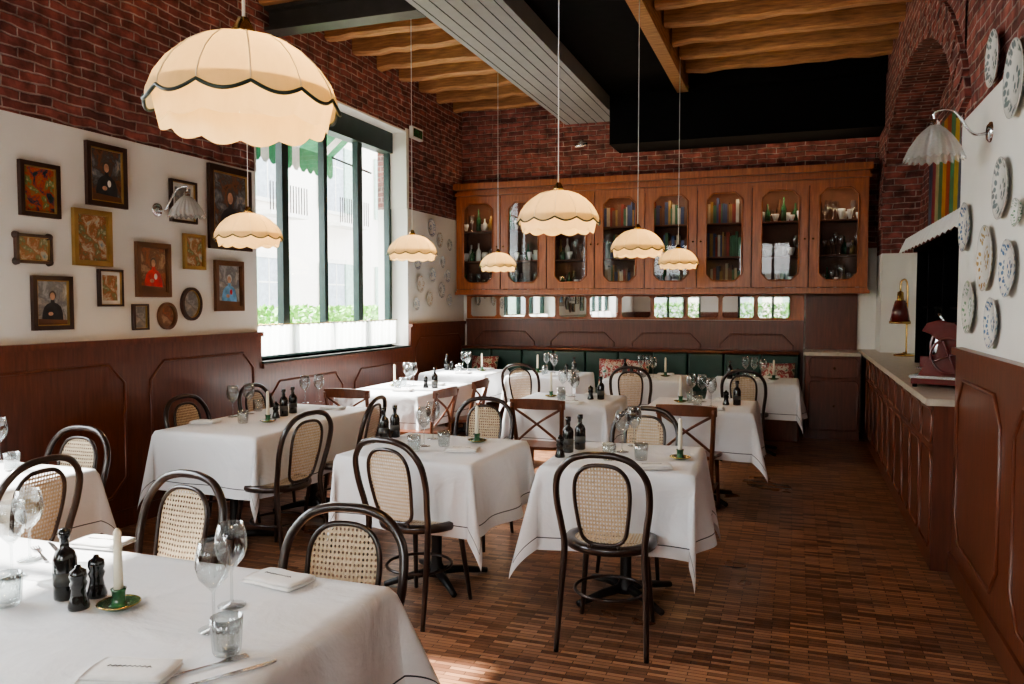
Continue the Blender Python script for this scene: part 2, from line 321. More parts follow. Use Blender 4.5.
# right wall with arched recess
A0,A1=5.3,9.75; RX=1.26
b=MB(); b.box(XR,XR+.5,YF,A0,0,2.6,PLAST); b.box(XR+.01,XR+.5,YF,A0,2.6,CH,BRICK); b.box(XR,XR+.5,A1,YB,2.1,CH,BRICK); b.box(XR,XR+.5,A1,YB,0,2.1,PLAST)
b.box(RX,RX+.2,A0,A1,0,2.12,PLAST); b.box(RX,RX+.2,A0,A1,2.12,CH,BRICK)
n=28; am=(A0+A1)/2; ah=(A1-A0)/2
def az(y): return 2.35+1.25*math.sqrt(max(0,1-((y-am)/ah)**2))
for i in range(n):
    t0=PI-PI*i/n;t1=PI-PI*(i+1)/n
    y0=am+ah*math.cos(t0);y1=am+ah*math.cos(t1);z0=az(y0);z1=az(y1)
    b.add([(XR,y0,z0),(XR,y1,z1),(XR,y1,CH),(XR,y0,CH)],[(0,3,2,1)],BRICK)
    b.add([(XR,y0,z0),(XR,y1,z1),(RX,y1,z1),(RX,y0,z0)],[(0,1,2,3)],BRICK)
    ta,tb=t0-.012,t1+.012
    pa=[(am+(ah+k)*math.cos(q),2.35+(1.25+k)*math.sin(q)) for k in (0,.26) for q in (ta,tb)]
    if i>1: b.add([(XR-.025,pa[0][0],pa[0][1]),(XR-.025,pa[1][0],pa[1][1]),(XR-.025,pa[3][0],pa[3][1]),(XR-.025,pa[2][0],pa[2][1])]+[(XR+.01,p[0],p[1]) for p in (pa[0],pa[1],pa[3],pa[2])],
              [(0,3,2,1),(0,1,5,4),(1,2,6,5),(2,3,7,6),(3,0,4,7)],BRICK)
b.obj('wall_right')
MRT=Matrix(((0,0,-1,XR),(-1,0,0,0),(0,1,0,0),(0,0,0,1)))
wain('trim_3',MRT,[(-5.1,-YF,1.30)])
# ceiling beams (old hewn joists)
def joists(x0,x1,ymax,y,h):
    b=MB(); r=random.Random(5)
    while y<ymax:
        k=10; vs=[];fs=[]
        for i in range(k+1):
            x=x0+(x1-x0)*i/k; wb=.062+r.uniform(-.008,.008); zz=CH-h+r.uniform(-.012,.012); oy=r.uniform(-.008,.008)
            vs+=[(x,y-wb+oy,CH),(x,y-wb+oy,zz+.02),(x,y-wb*.6+oy,zz),(x,y+wb*.6+oy,zz),(x,y+wb+oy,zz+.02),(x,y+wb+oy,CH)]
        for i in range(k):
            for j in range(5): q=i*6+j; fs.append((q,q+1,q+7,q+6))
        b.add(vs,fs,JOIST); y+=.52
    b.obj('ceiling_joists')
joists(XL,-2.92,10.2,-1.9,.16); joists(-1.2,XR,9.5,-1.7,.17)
b=MB(); b.box(-2.92,-2.2,YF,YB,3.92,CH,GREYB)
for i in range(6): b.box(-2.92+.12*i+.055,-2.92+.12*i+.06,YF,YB,3.917,3.922,BLACKC)
b.obj('ceiling_duct_beam')
b=MB(); b.box(-2.2,-1.35,YF,YB,4.1,CH,BLACKC); b.obj('ceiling_soffit')
b=MB(); b.box(-1.35,-1.22,YF,9.6,4.02,CH,JOIST); b.obj('ceiling_beam')
b=MB(); b.box(-2.19,XR,9.75,YB,3.5,4.1,BLACKC); b.box(-1.2,XR,9.6,YB,4.05,CH,BLACKC); b.obj('ceiling_dropped_soffit')
b=MB(); b.box(XL,-2.93,6.0,6.04,3.95,4.12,STEELD);b.box(XL,-2.93,5.93,6.11,3.92,3.95,STEELD);b.box(XL,-2.93,5.93,6.11,4.10,4.13,STEELD); b.obj('ceiling_girder')
# ------------------------------------------------------------------ wall cabinet
CX0,CX1=-4.36,.78; CY=10.0; nd=8; dw=(CX1-CX0)/nd; CT=3.13
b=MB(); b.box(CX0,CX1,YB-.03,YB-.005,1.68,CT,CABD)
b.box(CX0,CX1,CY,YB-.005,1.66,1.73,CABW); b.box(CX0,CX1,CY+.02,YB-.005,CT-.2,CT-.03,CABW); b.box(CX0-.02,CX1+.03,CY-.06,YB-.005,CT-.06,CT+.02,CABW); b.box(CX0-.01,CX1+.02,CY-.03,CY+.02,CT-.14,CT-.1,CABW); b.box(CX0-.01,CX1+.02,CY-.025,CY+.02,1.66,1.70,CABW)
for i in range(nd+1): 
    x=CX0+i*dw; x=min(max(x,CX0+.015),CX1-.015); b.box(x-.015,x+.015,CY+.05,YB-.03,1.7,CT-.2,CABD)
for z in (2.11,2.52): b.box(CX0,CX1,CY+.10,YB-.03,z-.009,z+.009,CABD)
b.T=Matrix(((1,0,0,0),(0,0,-1,CY+.02),(0,1,0,0),(0,0,0,1)))
for i in range(nd):
    a0=CX0+i*dw+.006;a1=CX0+(i+1)*dw-.006;p0,p1=1.735,CT-.16; m=.105;c=.08
    i0,i1,j0,j1=a0+m,a1-m,p0+.085,p1-.09
    inn=oct_pts(i0,i1,j0,j1,c)
    out=[(i0+c,p0),(i1-c,p0),(a1,j0+c),(a1,j1-c),(i1-c,p1),(i0+c,p1),(a0,j1-c),(a0,j0+c)]
    b.ring(out,inn,0,.028,CABW)
    for tri in (((i1-c,p0),(a1,p0),(a1,j0+c)),((a1,j1-c),(a1,p1),(i1-c,p1)),((i0+c,p1),(a0,p1),(a0,j1-c)),((a0,j0+c),(a0,p0),(i0+c,p0))): b.prism(tri,0,.028,CABW)
    b.tube([(q[0],q[1],.03) for q in inn],.011,CABW,6,True)
    b.add([(q[0],q[1],.01) for q in inn],[tuple(range(8))],CGL)
    kx=a1-.04 if i%2==0 else a0+.04
    b.lathe([(0.001,.05),(.012,.045),(.008,.03),(.008,.028)],BRASS,10,c=(kx,2.3,0))
b.T=Matrix.Identity(4)
b.obj('wall_cabinet')
for i in range(nd):
    a0=CX0+i*dw+.03;a1=CX0+(i+1)*dw-.03
    b=MB(); kind='books' if i in (3,4,5) else 'crockery'
    for zi,z in enumerate((1.735,2.122,2.532)):
        if kind=='books' and not(i==4 and zi==0):
            x=a0+.02
            while x<a1-.06:
                w=random.uniform(.018,.045);h=random.uniform(.2,.31)
                b.box(x,x+w-.002,CY+.11,CY+.27,z,z+h,random.choice(BK)); x+=w
        else:
            for row in (0,1):
                x=a0+.05+row*.04
                while x<a1-.04:
                    h=random.uniform(.14,.27); r=random.uniform(.030,.044)
                    t=random.choice((0,0,1,1,2,2)); yy=CY+.16+row*.09
                    if t==0: b.lathe([(.001,0),(r*.8,0),(r*.8,.004),(.006,.01),(.006,h*.45),(r*.7,h*.55),(r,h*.8),(r*.8,h)],RGL,12,c=(x,yy,z))
                    elif t==1: b.lathe([(.001,0),(r*.5,0),(r,h*.35),(r*1.05,h*.5),(r*1.0,h*.5),(r*.4,.01)],WPAINT,12,c=(x,yy,z))
                    else: b.lathe([(.001,0),(r*.9,0),(r*.9,h*.6),(r*.3,h*.8),(r*.3,h*1.1),(.001,h*1.1)],random.choice((DGRN,WFR,GOLD,WPAINT)),12,c=(x,yy,z))
                    x+=.092
    b.obj(kind)
# mirrors
b=MB(); n=12; w=(.82-(-4.3))/n
b.box(-4.34,.1,YB-.03,YB-.005,1.335,1.655,CABW)
for i in range(n):
    a0=-4.3+i*w
    if a0+w>.12: break
    b.T=Matrix(((1,0,0,0),(0,0,-1,YB-.03),(0,1,0,0),(0,0,0,1)))
    pp=oct_pts(a0+.02,a0+w-.02,1.36,1.64,.03); b.prism(pp,0,.004,MIRROR); b.tube([(p[0],p[1],.004) for p in pp],.006,CABW,6,True)
b.T=Matrix.Identity(4); b.obj('wall_mirror')
# banquette
b=MB(); x0,x1=XL+.1,.06
b.box(x0,x1,9.32,10.2,.0,.30,PANEL); b.box(x0,x1,9.30,10.1,.30,.46,LEATH)
k=10;w=(x1-x0)/k
for i in range(k): b.box(x0+i*w+.004,x0+(i+1)*w-.004,10.02,10.2,.44,.93,LEATH)
b.box(x0,x1,10.0,10.27,.93,.97,PANEL); b.obj('banquette',bevel=.02)
PIL=paintmat('cushion_print',[(.05,.12,.08),(.5,.42,.34),(.3,.06,.06),(.6,.56,.48),(.1,.2,.14)],14,True)
def cushion(x,y,z,rz=0,m=PIL):
    vs=[];fs=[];n=12
    for sgn in (1,-1):
        for i in range(n+1):
            for j in range(n+1):
                a=-1+2*i/n;c=-1+2*j/n; th=.075*((1-a*a)*(1-c*c))**.45; k=1-.05*(1-abs(a*c))
                vs.append((a*.19*k,sgn*th,c*.19*k))
    for s in range(2):
        for i in range(n):
            for j in range(n): q=s*(n+1)**2+i*(n+1)+j; fs.append((q,q+n+1,q+n+2,q+1))
    b=MB(); b.add(vs,fs,m,True); b.obj('throw_cushion',(x,y,z),rot=(-.25,0,rz))
cushion(-2.15,9.88,.66,.1); cushion(-1.88,9.83,.655,-.1); cushion(-.18,9.86,.66,.0); cushion(-3.9,9.86,.66)
# back sideboard + bar counter
b=MB(); b.box(.12,.70,9.72,YB-.01,0,.95,PANEL); b.box(.10,.70,9.68,YB-.01,.95,.99,STONE)
for z0,z1 in ((.70,.92),(.1,.66)):
    b.T=Matrix(((1,0,0,0),(0,0,-1,9.72),(0,1,0,0),(0,0,0,1))); b.tube([(p[0],p[1],0.002) for p in oct_pts(.16,.68,z0,z1,.03)],.009,PANEL,6,True); b.lathe([(.001,.04),(.014,.032),(.007,.02),(.007,0)],BRASS,10,c=(.43,(z0+z1)/2,0))
b.T=Matrix.Identity(4); b.box(.12,.70,YB-.02,YB-.005,.99,1.66,PANEL); b.obj('sideboard')
b=MB(); cy0,cy1=5.1,YB-.01; CB=A0+.01
b.box(.80,RX-.01,CB,9.72,0,.96,PANEL); b.box(.76,.80,cy0,cy1,0,.96,PANEL); b.box(.80,XR-.01,cy0,A0,0,.96,PANEL); b.box(.72,RX-.01,CB,9.72,.96,1.0,STONE); b.box(.72,XR-.002,cy0-.01,CB,.96,1.0,STONE); b.box(.72,XR-.002,9.72,cy1,.96,1.0,STONE)
n=10; w=(9.65-cy0)/n
b.T=Matrix(((0,0,-1,.76),(-1,0,0,0),(0,1,0,0),(0,0,0,1)))
for i in range(n):
    a1=-(cy0+i*w);a0=a1-w
    b.tube([(p[0],p[1],.002) for p in oct_pts(a0+.04,a1-.04,.12,.68,.04)],.009,PANEL,6,True); b.tube([(p[0],p[1],.002) for p in oct_pts(a0+.04,a1-.04,.73,.92,.03)],.008,PANEL,6,True)
b.T=Matrix.Identity(4); b.obj('bar_counter')
# back bar shelving with scalloped valance
SY=8.2
b=MB(); b.box(RX-.03,RX-.005,A0+.02,SY,1.02,2.05,BLACKC); b.box(1.02,RX-.005,A0+.03,SY,2.02,2.05,BLACKC); b.box(1.1,RX-.01,A0+.03,SY,1.5,1.52,BLACKC)
for yy in (A0+.05,6.8,7.5,SY-.03): b.box(1.05,RX-.01,yy-.015,yy+.015,1.0,2.02,BLACKC)
b.obj('back_bar_shelf')
b=MB(); vs=[];fs=[];n=200
for i in range(n+1):
    yy=A0+.03+(SY+.1-A0-.03)*i/n; zz=.11+.04*abs(math.sin(i*PI/14))
    for k in range(4): vs.append((.97-.02*k+.006*math.sin(i*.9),yy,2.15-zz*k/3))
for i in range(n):
    for k in range(3): q=i*4+k; fs.append((q,q+4,q+5,q+1))
b.add(vs,fs,WPAINT,True); b.add([(.97,A0+.03,2.15),(RX-.01,A0+.03,2.22),(RX-.01,SY+.1,2.22),(.97,SY+.1,2.15)],[(0,1,2,3)],WPAINT); b.obj('fabric_valance')
for z in (1.521,1.001):
    b=MB()
    for i in range(8):
        yy=6.05+i*.26
        if any(abs(yy-q)<.06 for q in (6.8,7.5,SY-.03)): continue
        b.lathe([(.001,0),(.036,0),(.036,.17),(.013,.22),(.013,.28),(.001,.28)],random.choice([BLKG,DGRN,WFR]),12,c=(1.17,yy,z))
    b.obj('bottles')
# striped poster in recess
b=MB(); y0,y1=6.2,8.9; z0,z1=2.24,3.2; b.box(RX-.03,RX-.005,y0,y1,z0,z1,DFR)
cols=[(.35,.05,.02),(.5,.24,.03),(.05,.16,.06),(.4,.36,.2),(.28,.02,.03),(.06,.09,.15),(.5,.34,.04),(.04,.2,.1)]
SM=[simple('poster_stripe_%d'%i,c,.5) for i,c in enumerate(cols)]
k=14
for i in range(k):
    w=(y1-y0-.06)/k; a=y0+.03+i*w; b.add([(RX-.032,a,z0+.03),(RX-.032,a+w,z0+.03),(RX-.032,a+w*.8,z1-.03),(RX-.032,a-w*.2 if i else a,z1-.03)],[(0,3,2,1)],SM[i%8])
b.obj('striped_poster')
# ------------------------------------------------------------------ chairs
def bentwood():
    b=MB(); half=[(.20,-.27,0),(.19,-.225,.25),(.18,-.195,.45),(.19,-.215,.56),(.205,-.245,.68),(.195,-.275,.79),(.14,-.295,.865),(.07,-.302,.893)]
    pts=half+[(0,-.304,.898)]+[(-x,y,z) for x,y,z in half[::-1]]
    P=cat(pts,5); b.tube(P,[.0120+.0035*min(1,max(0,p.z)/.4) for p in P],CHW,8)
    ih=[(0,-.287,.85),(.07,-.284,.838),(.112,-.275,.79),(.122,-.26,.71),(.112,-.235,.60),(.095,-.212,.515),(.055,-.203,.482),(0,-.202,.478)]
    ip=ih+[(-x,y,z) for x,y,z in ih[-2:0:-1]]; Q=cat(ip,4,True); b.tube(Q,.0095,CHW,6,True)
    c=Vector((0,-.247,.66)); b.add([c]+Q,[(0,i+1,(i+1)%len(Q)+1) for i in range(len(Q))],CANE)
    for s in (1,-1): b.tube([(s*.062,-.204,.482),(s*.07,-.19,.45)],.009,CHW,6)
    b.lathe([(.168,.445),(.17,.462),(.19,.468),(.212,.462),(.216,.445),(.21,.428),(.175,.425),(.168,.445)],CHW,36)
    b.lathe([(.001,.457),(.17,.457)],CANE,36)
    for s in (1,-1):
        P=cat([(s*.135,.13,.43),(s*.15,.15,.3),(s*.175,.19,.0)],5); b.tube(P,[.018-.0012*i*.6 for i in range(len(P))],CHW,8)
    b.tube([(.165*math.cos(a),.165*math.sin(a)-.02,.22) for a in [2*PI*i/28 for i in range(28)]],.008,CHW,6,True)
    return b.mesh('bentwood_chair')
def crossback():
    b=MB()
    poly=[];
    for i in range(24):
        a=2*PI*i/24; c,s=math.cos(a),math.sin(a); k=.21*(abs(c)**4+abs(s)**4)**-.25; poly.append((k*c*(1-.08*(s<0)),k*s))
    b.prism(poly,.435,.46,CHB)
    for s in (1,-1):
        P=cat([(s*.19,-.24,0),(s*.175,-.2,.3),(s*.175,-.185,.46),(s*.185,-.21,.62),(s*.195,-.25,.80)],4); b.tube(P,[.014]*3+[.017]*(len(P)-3),CHB,8)
        b.tube([(s*.15,.16,.44),(s*.17,.19,0)],[.018,.012],CHB,8)
        P=cat([(s*.175,-.19,.49),(0,-.245,.64),(-s*.185,-.235,.755)],5); b.tube(P,.010,CHB,6)
        b.tube([(s*.16,.17,.2),(s*.18,-.215,.2)],.009,CHB,6)
    b.tube([(.17,-.02,.2),(-.17,-.02,.2)],.009,CHB,6)
    vs=[];n=12;fs=[]
    for i in range(n+1):
        t=-1+2*i/n; x=.215*t; y=-.285+.055*t*t
        for dy,dz in ((-.011,.755),(.011,.755),(.011,.835-.015*t*t),(-.011,.835-.015*t*t)): vs.append((x,y+dy,dz))
    fs=[(3,2,1,0),tuple(n*4+k for k in range(4))]
    for i in range(n):
        for k in range(4): fs.append((i*4+k,i*4+(k+1)%4,i*4+4+(k+1)%4,i*4+4+k))
    b.add(vs,fs,CHB,False); return b.mesh('crossback_chair')
BW=bentwood(); XB=crossback()
def chair(me,name,x,y,face):
    a=math.radians(face); dx,dy=-math.sin(a),math.cos(a)
    place(me,name,(x+dx*.26,y+dy*.26,0),a)
for x,y,f in ((-.78,3.36,3),(-1.83,3.38,-10),(-1.98,5.0,180),(-.86,4.86,178),
    (-1.33,2.15,186),(-2.17,2.38,174),(-2.98,2.45,92),(-3.50,3.10,180),
    (-2.74,4.04,80),(-2.74,4.84,100),(-3.98,4.45,-90),(-4.02,5.25,-88),
    (-1.57,8.02,4),(-.46,7.98,-3),(-2.75,8.0,0)):
    chair(BW,'bentwood_chair',x,y,f)
for x,y,f in ((-1.82,5.66,2),(-.72,5.68,-4),(-2.78,6.2,88),(-3.55,5.8,2),(-2.78,7.0,94)):
    chair(XB,'crossback_chair',x,y,f)
# ------------------------------------------------------------------ tables + cloths
def table(cx,cy,ax,ay,e=.31,seed=0,rz=0,kd=None):
    b=MB(); b.box(-ax+.01,ax-.01,-ay+.01,ay-.01,.715,.743,WFR)
    cols=[0] if ay<.6 and ax<.6 else [-.45,.45]
    for o in cols:
        ox,oy=(o,0) if ax>ay else (0,o)
        b.lathe([(.001,.03),(.055,.03),(.05,.06),(.03,.1),(.026,.6),(.05,.68),(.12,.71),(.12,.715),(.001,.715)],IRON,16,c=(ox,oy,0))
        for k in range(4):
            a=PI/4+k*PI/2; P=[(ox,oy,.055),(ox+.14*math.cos(a),oy+.14*math.sin(a),.045),(ox+.30*math.cos(a),oy+.30*math.sin(a),.016)]
            b.tube(P,[.026,.022,.016],IRON,8)
    b.obj('dining_table',(cx,cy,0),rz)
    rnd=random.Random(seed); ph=[rnd.uniform(0,6) for _ in range(4)]; kk=[kd or rnd.uniform(.13,.27) for _ in range(4)]
    def axis(a): return [-a-e+e*i/14 for i in range(14)]+[-a+2*a*i/26 for i in range(27)]+[a+e*(i+1)/14 for i in range(14)]
    U,V=axis(ax),axis(ay); vs=[];uvs=[]
    def side(s,t,p):
        amp=.45 if p==3 and kd is None else 1   # the chair side hangs flatter, pushed in by the chair back
        return .012*(1-math.exp(-s/.012))+s*amp*(.085+.085*math.sin(7*t+ph[p])+.07*math.sin(15*t+ph[(p+1)%4]))
    for u in U:
        for v in V:
            ex=max(0,abs(u)-ax);ey=max(0,abs(v)-ay);sx=1 if u>=0 else -1;sy=1 if v>=0 else -1
            x=max(-ax,min(ax,u));y=max(-ay,min(ay,v));z=.748
            if ex>1e-9 and ey<=1e-9: x+=sx*side(ex,y,0 if sx>0 else 1); z-=ex*.985-.004
            elif ey>1e-9 and ex<=1e-9: y+=sy*side(ey,x,2 if sy>0 else 3); z-=ey*.985-.004
            elif ex>0 and ey>0:
                r=math.hypot(ex,ey);th=math.atan2(ey,ex);k=kk[(sx>0)*2+(sy>0)]
                o1=side(r,sy*ay,0 if sx>0 else 1);o2=side(r,sx*ax,2 if sy>0 else 3); s2=math.sin(2*th)
                dg=r*k*(s2**2.2)
                x+=sx*(o1*math.cos(th)+dg*.72-.12*r*s2*(math.sin(th)**2)); y+=sy*(o2*math.sin(th)+dg*.72-.12*r*s2*(math.cos(th)**2)); z-=r*(.985-.04*s2)-.004
            vs.append((x,y,z)); uvs.append((ax+e-abs(u),ay+e-abs(v)))
    n=len(V);fs=[(i*n+j,(i+1)*n+j,(i+1)*n+j+1,i*n+j+1) for i in range(len(U)-1) for j in range(n-1)]
    b=MB(); b.add(vs,fs,CLOTH,True); me=b.mesh('tablecloth'); uv=me.uv_layers[0]
    for l in me.loops: uv.data[l.index].uv=uvs[l.vertex_index]
    place(me,'tablecloth',(cx,cy,0),rz)
TB=[(-.82,4.10,.37,.38,.41),(-1.87,4.0,.39,.39,.37),(-3.4,4.65,.38,.72,.38),(-1.85,1.5,.78,.47,.32),(-3.6,2.5,.42,.42,.32),
    (-1.77,6.4,.4,.4,.34),(-.68,6.4,.4,.4,.36),(-3.45,6.75,.4,.6,.3),(-.38,8.62,.42,.38,.36),(-1.5,8.62,.4,.38,.32),(-2.6,8.62,.4,.38,.32),(-3.65,8.62,.4,.38,.32)]
for i,t in enumerate(TB): table(*t,seed=i+3,rz=(.05 if i==0 else -.04 if i==1 else 0),kd=.34 if i==3 else None)
# ------------------------------------------------------------------ tableware
TZ=.7505
def mk(fn):
    b=MB(); n=fn(b); return b.mesh(n)
def wg(b):
    b.lathe([(.001,.004),(.036,.001),(.037,.003),(.006,.008),(.0038,.02),(.0036,.095),(.012,.105),(.034,.13),(.042,.16),(.040,.19),(.032,.222),(.0315,.222),(.039,.19),(.041,.16),(.033,.132),(.011,.108),(.001,.104)],GLASS,28); return 'wine_glass'
def tg(b):
    def fl(i,r,z,a): return (r*(1+(.035*math.cos(16*a) if i>1 and i<5 else 0)),z)
    b.lathe([(.001,.0),(.028,.0),(.031,.006),(.034,.05),(.036,.085),(.034,.085),(.031,.05),(.027,.012),(.001,.01)],RGL,64,flute=fl); return 'water_glass'
def cdl(b):
    b.lathe([(.001,.0),(.03,.0),(.048,.008),(.053,.012),(.048,.013),(.03,.007),(.018,.010),(.016,.03),(.018,.045),(.02,.05),(.012,.05)],DGRN,24)
    b.lathe([(.052,.011),(.055,.013),(.052,.015)],BRASS,24)
    b.lathe([(.001,.045),(.012,.045),(.010,.2),(.004,.21),(.001,.211)],WAX,14); b.tube([(0,0,.205),(.001,0,.218)],.0012,BLACKC,5); return 'candle_holder'
def btl(b):
    b.lathe([(.001,0),(.028,0),(.030,.005),(.030,.11),(.024,.128),(.012,.14),(.011,.165),(.015,.168),(.015,.19),(.001,.191)],BLKG,20); b.lathe([(.0304,.04),(.0305,.04),(.0305,.075),(.0304,.075)],LABEL,20); return 'oil_bottle'
def gr(b):
    b.lathe([(.001,0),(.026,0),(.027,.008),(.020,.03),(.017,.05),(.022,.066),(.018,.074),(.022,.085),(.020,.1),(.008,.108),(.007,.114),(.001,.116)],BLKG,18); return 'pepper_grinder'
def npk(b):
    for i,(w,h,o) in enumerate(((.095,.055,0),(.091,.052,.003))):
        vs=[];fs=[];n=10
        z0=.009*i
        for s in (0,1):
            for p in range(n+1):
                for q in range(n+1):
                    a=-1+2*p/n;c=-1+2*q/n; ed=max(abs(a),abs(c))**8
                    z=z0+(.001+ed*.003 if s==0 else .0105-ed*.004+.0012*math.sin(5*a+i)*math.cos(3*c)); vs.append((a*w*(1-.04*c*c)+o,c*h+o,z))
        for s in (0,1):
            for p in range(n):
                for q in range(n): k=s*(n+1)**2+p*(n+1)+q; fs.append((k,k+n+1,k+n+2,k+1) if s else (k+1,k+n+2,k+n+1,k))
        m=n+1
        for p in range(n):
            for (a,c) in ((p*m,(p+1)*m),(p*m+n,(p+1)*m+n),(p,p+1),(n*m+p,n*m+p+1)): fs.append((a,c,c+m*m,a+m*m))
        b.add(vs,fs,NAP,True)
    for i in range(9): b.tube([(-.05+.011*i,.0,.0205),(-.046+.011*i,.007,.0205),(-.041+.011*i,.001,.0205)],.0011,LABEL,4)
    return 'folded_napkin'
def fork(b):
    pl=[(-.004,-.1),(.004,-.1),(.0055,-.09),(.003,0),(.0035,.03),(.011,.05),(.012,.06),(-.012,.06),(-.011,.05),(-.0035,.03),(-.003,0),(-.0055,-.09)]
    b.prism(pl,.001,.0035,STEEL)
    for i in range(4): x=-.0105+.007*i; b.box(x-.0016,x+.0016,.06,.095,.001,.0033,STEEL)
    return 'fork'
def knife(b):
    b.prism([(-.005,-.11),(.005,-.11),(.006,-.1),(.0045,0),(.009,.01),(.0095,.08),(.004,.11),(-.004,.115),(-.0045,0),(-.006,-.1)],.001,.0035,STEEL); return 'table_knife'
ME={f.__name__:mk(f) for f in (wg,tg,cdl,btl,gr,npk,fork,knife)}
NM={'wg':'wine_glass','tg':'water_glass','cdl':'candle_holder','btl':'oil_bottle','gr':'pepper_grinder','npk':'folded_napkin','fork':'fork','knife':'table_knife'}
def it(k,u,v,rz=0,sc=None):
    p=at(u,v,2,TZ); place(ME[k],NM[k],(p.x,p.y,TZ),math.radians(rz),sc=(sc,)*3 if sc else None)
def itw(k,x,y,rz=0): place(ME[k],NM[k],(x,y,TZ),math.radians(rz))
for a in (('cdl',119,607),('btl',66,598),('gr',79,608),('gr',97,596),('wg',214,630),('wg',232,606),('wg',12,577),('wg',30,560),('tg',227,653),('tg',8,605),
    ('npk',278,582,-8),('npk',130,676,15),('npk',101,545,5),('fork',205,668,-32),('knife',226,676,-32),('fork',40,554,60),('knife',56,551,60),
    ('btl',568,452),('btl',580,449),('gr',560,457),('cdl',680,459),('wg',622,452),('wg',634,446),('tg',641,460),('tg',609,460),('npk',652,468,20),('fork',590,468,-5),
    ('btl',384,440),('btl',395,437),('cdl',477,442),('wg',424,446),('wg',433,439),('tg',444,446),('npk',462,451,10),('tg',414,451),
    ('wg',233,417),('wg',249,414),('wg',305,403),('wg',319,402),('btl',284,416),('btl',293,413),('gr',276,418),('npk',205,423,10),('npk',332,409,10),('tg',243,423),('tg',258,411),('cdl',268,422),
    ('wg',0,462),('tg',12,470)): it(*a)
for cx,cy in [(t[0],t[1]) for t in TB[5:]]:
    r=random.Random(int(cx*100+cy*7)); s=r.choice((1,-1))
    itw('cdl',cx+.18*s,cy+.08); itw('btl',cx-.26*s,cy+.05); itw('gr',cx-.18*s,cy+.02); itw('wg',cx-.02,cy+.16); itw('wg',cx+.08,cy-.12); itw('wg',cx-.11,cy+.2); itw('tg',cx-.02,cy-.16); itw('tg',cx-.1,cy+.1); itw('npk',cx+.1,cy-.29,r.uniform(-9,9)); itw('npk',cx+.15,cy+.29,r.uniform(-9,9))
# ------------------------------------------------------------------ pendant lamps
def pend():
    b=MB(); NL=12; n=144; K=.93; Z=.86; H=.245*Z
    prof=[(.028,.245),(.065,.241),(.11,.226),(.15,.198),(.185,.162),(.21,.122),(.224,.09),(.227,.068)]
    prof=[(r*K,z*Z) for r,z in prof]
    lob=lambda a:abs(math.sin(NL*a/2))
    def fl(i,r,z,a):
        k=i/(len(prof)-1); return (r*(1+.022*k*lob(a)), z-(.020*lob(a) if i==len(prof)-1 else .010*lob(a) if i==len(prof)-2 else 0))
    b.lathe(prof,SHADE,n,flute=fl)
    rim=[]
    for j in range(n):
        a=2*PI*j/n; r=.227*K*(1+.022*lob(a))+.002; rim.append((r*math.cos(a),r*math.sin(a),.068*Z-.020*lob(a)))
    b.tube(rim,.0042,GREEN,6,True)
    p2=[(.214*K,.08),(.211*K,.055),(.204*K,.025),(.198*K,.008)]
    def f2(i,r,z,a): return (r*(1+.02*lob(a)), z-(.014*lob(a) if i==3 else 0))
    b.lathe(p2,SHADE,n,flute=f2)
    for j in range(NL):
        a=2*PI*j/NL; b.tube([((r+.001)*math.cos(a),(r+.001)*math.sin(a),z) for r,z in prof],.0016,WAX,5)
        b.tube([(.03*math.cos(a),.03*math.sin(a),H-.001),(.001,0,H)],.002,BRASS,4)
    b.lathe([(.001,H+.045),(.012,H+.043),(.026,H+.016),(.03,H),(.001,H-.001)],BRASS,18)
    b.tube([(0,0,H),(0,0,.15)],.016,WPAINT,10)
    b.lathe([(.001,.155),(.016,.15),(.032,.12),(.034,.105),(.025,.08),(.001,.07)],BULB,16)
    b.tube([(0,0,H+.03),(0,0,CH-1.92)],.0032,WPAINT,6); b.lathe([(.001,CH-1.92),(.05,CH-1.92),(.045,CH-1.95),(.001,CH-1.955)],BRASS,16)
    return b.mesh('pendant_lamp')
PD=pend()
for x,y,z in ((-1.215,1.56,1.955),(-1.17,4.01,1.92),(-1.186,6.31,1.92),(-1.19,8.66,1.92),(-3.35,4.32,1.92),(-3.1,6.17,1.92),(-3.25,8.66,1.92)):
    o=place(PD,'pendant_lamp',(x,y,z),.2)
    for zz,en in ((.115,4),(.04,3.5)):
        l=bpy.data.lights.new('pendant_bulb_light','POINT'); l.energy=en; l.color=(1,.60,.27); l.shadow_soft_size=.04
        lo=bpy.data.objects.new('bulb_light',l); S.collection.objects.link(lo); lo.location=(0.045 if zz>.1 else 0,0,zz); lo.parent=o
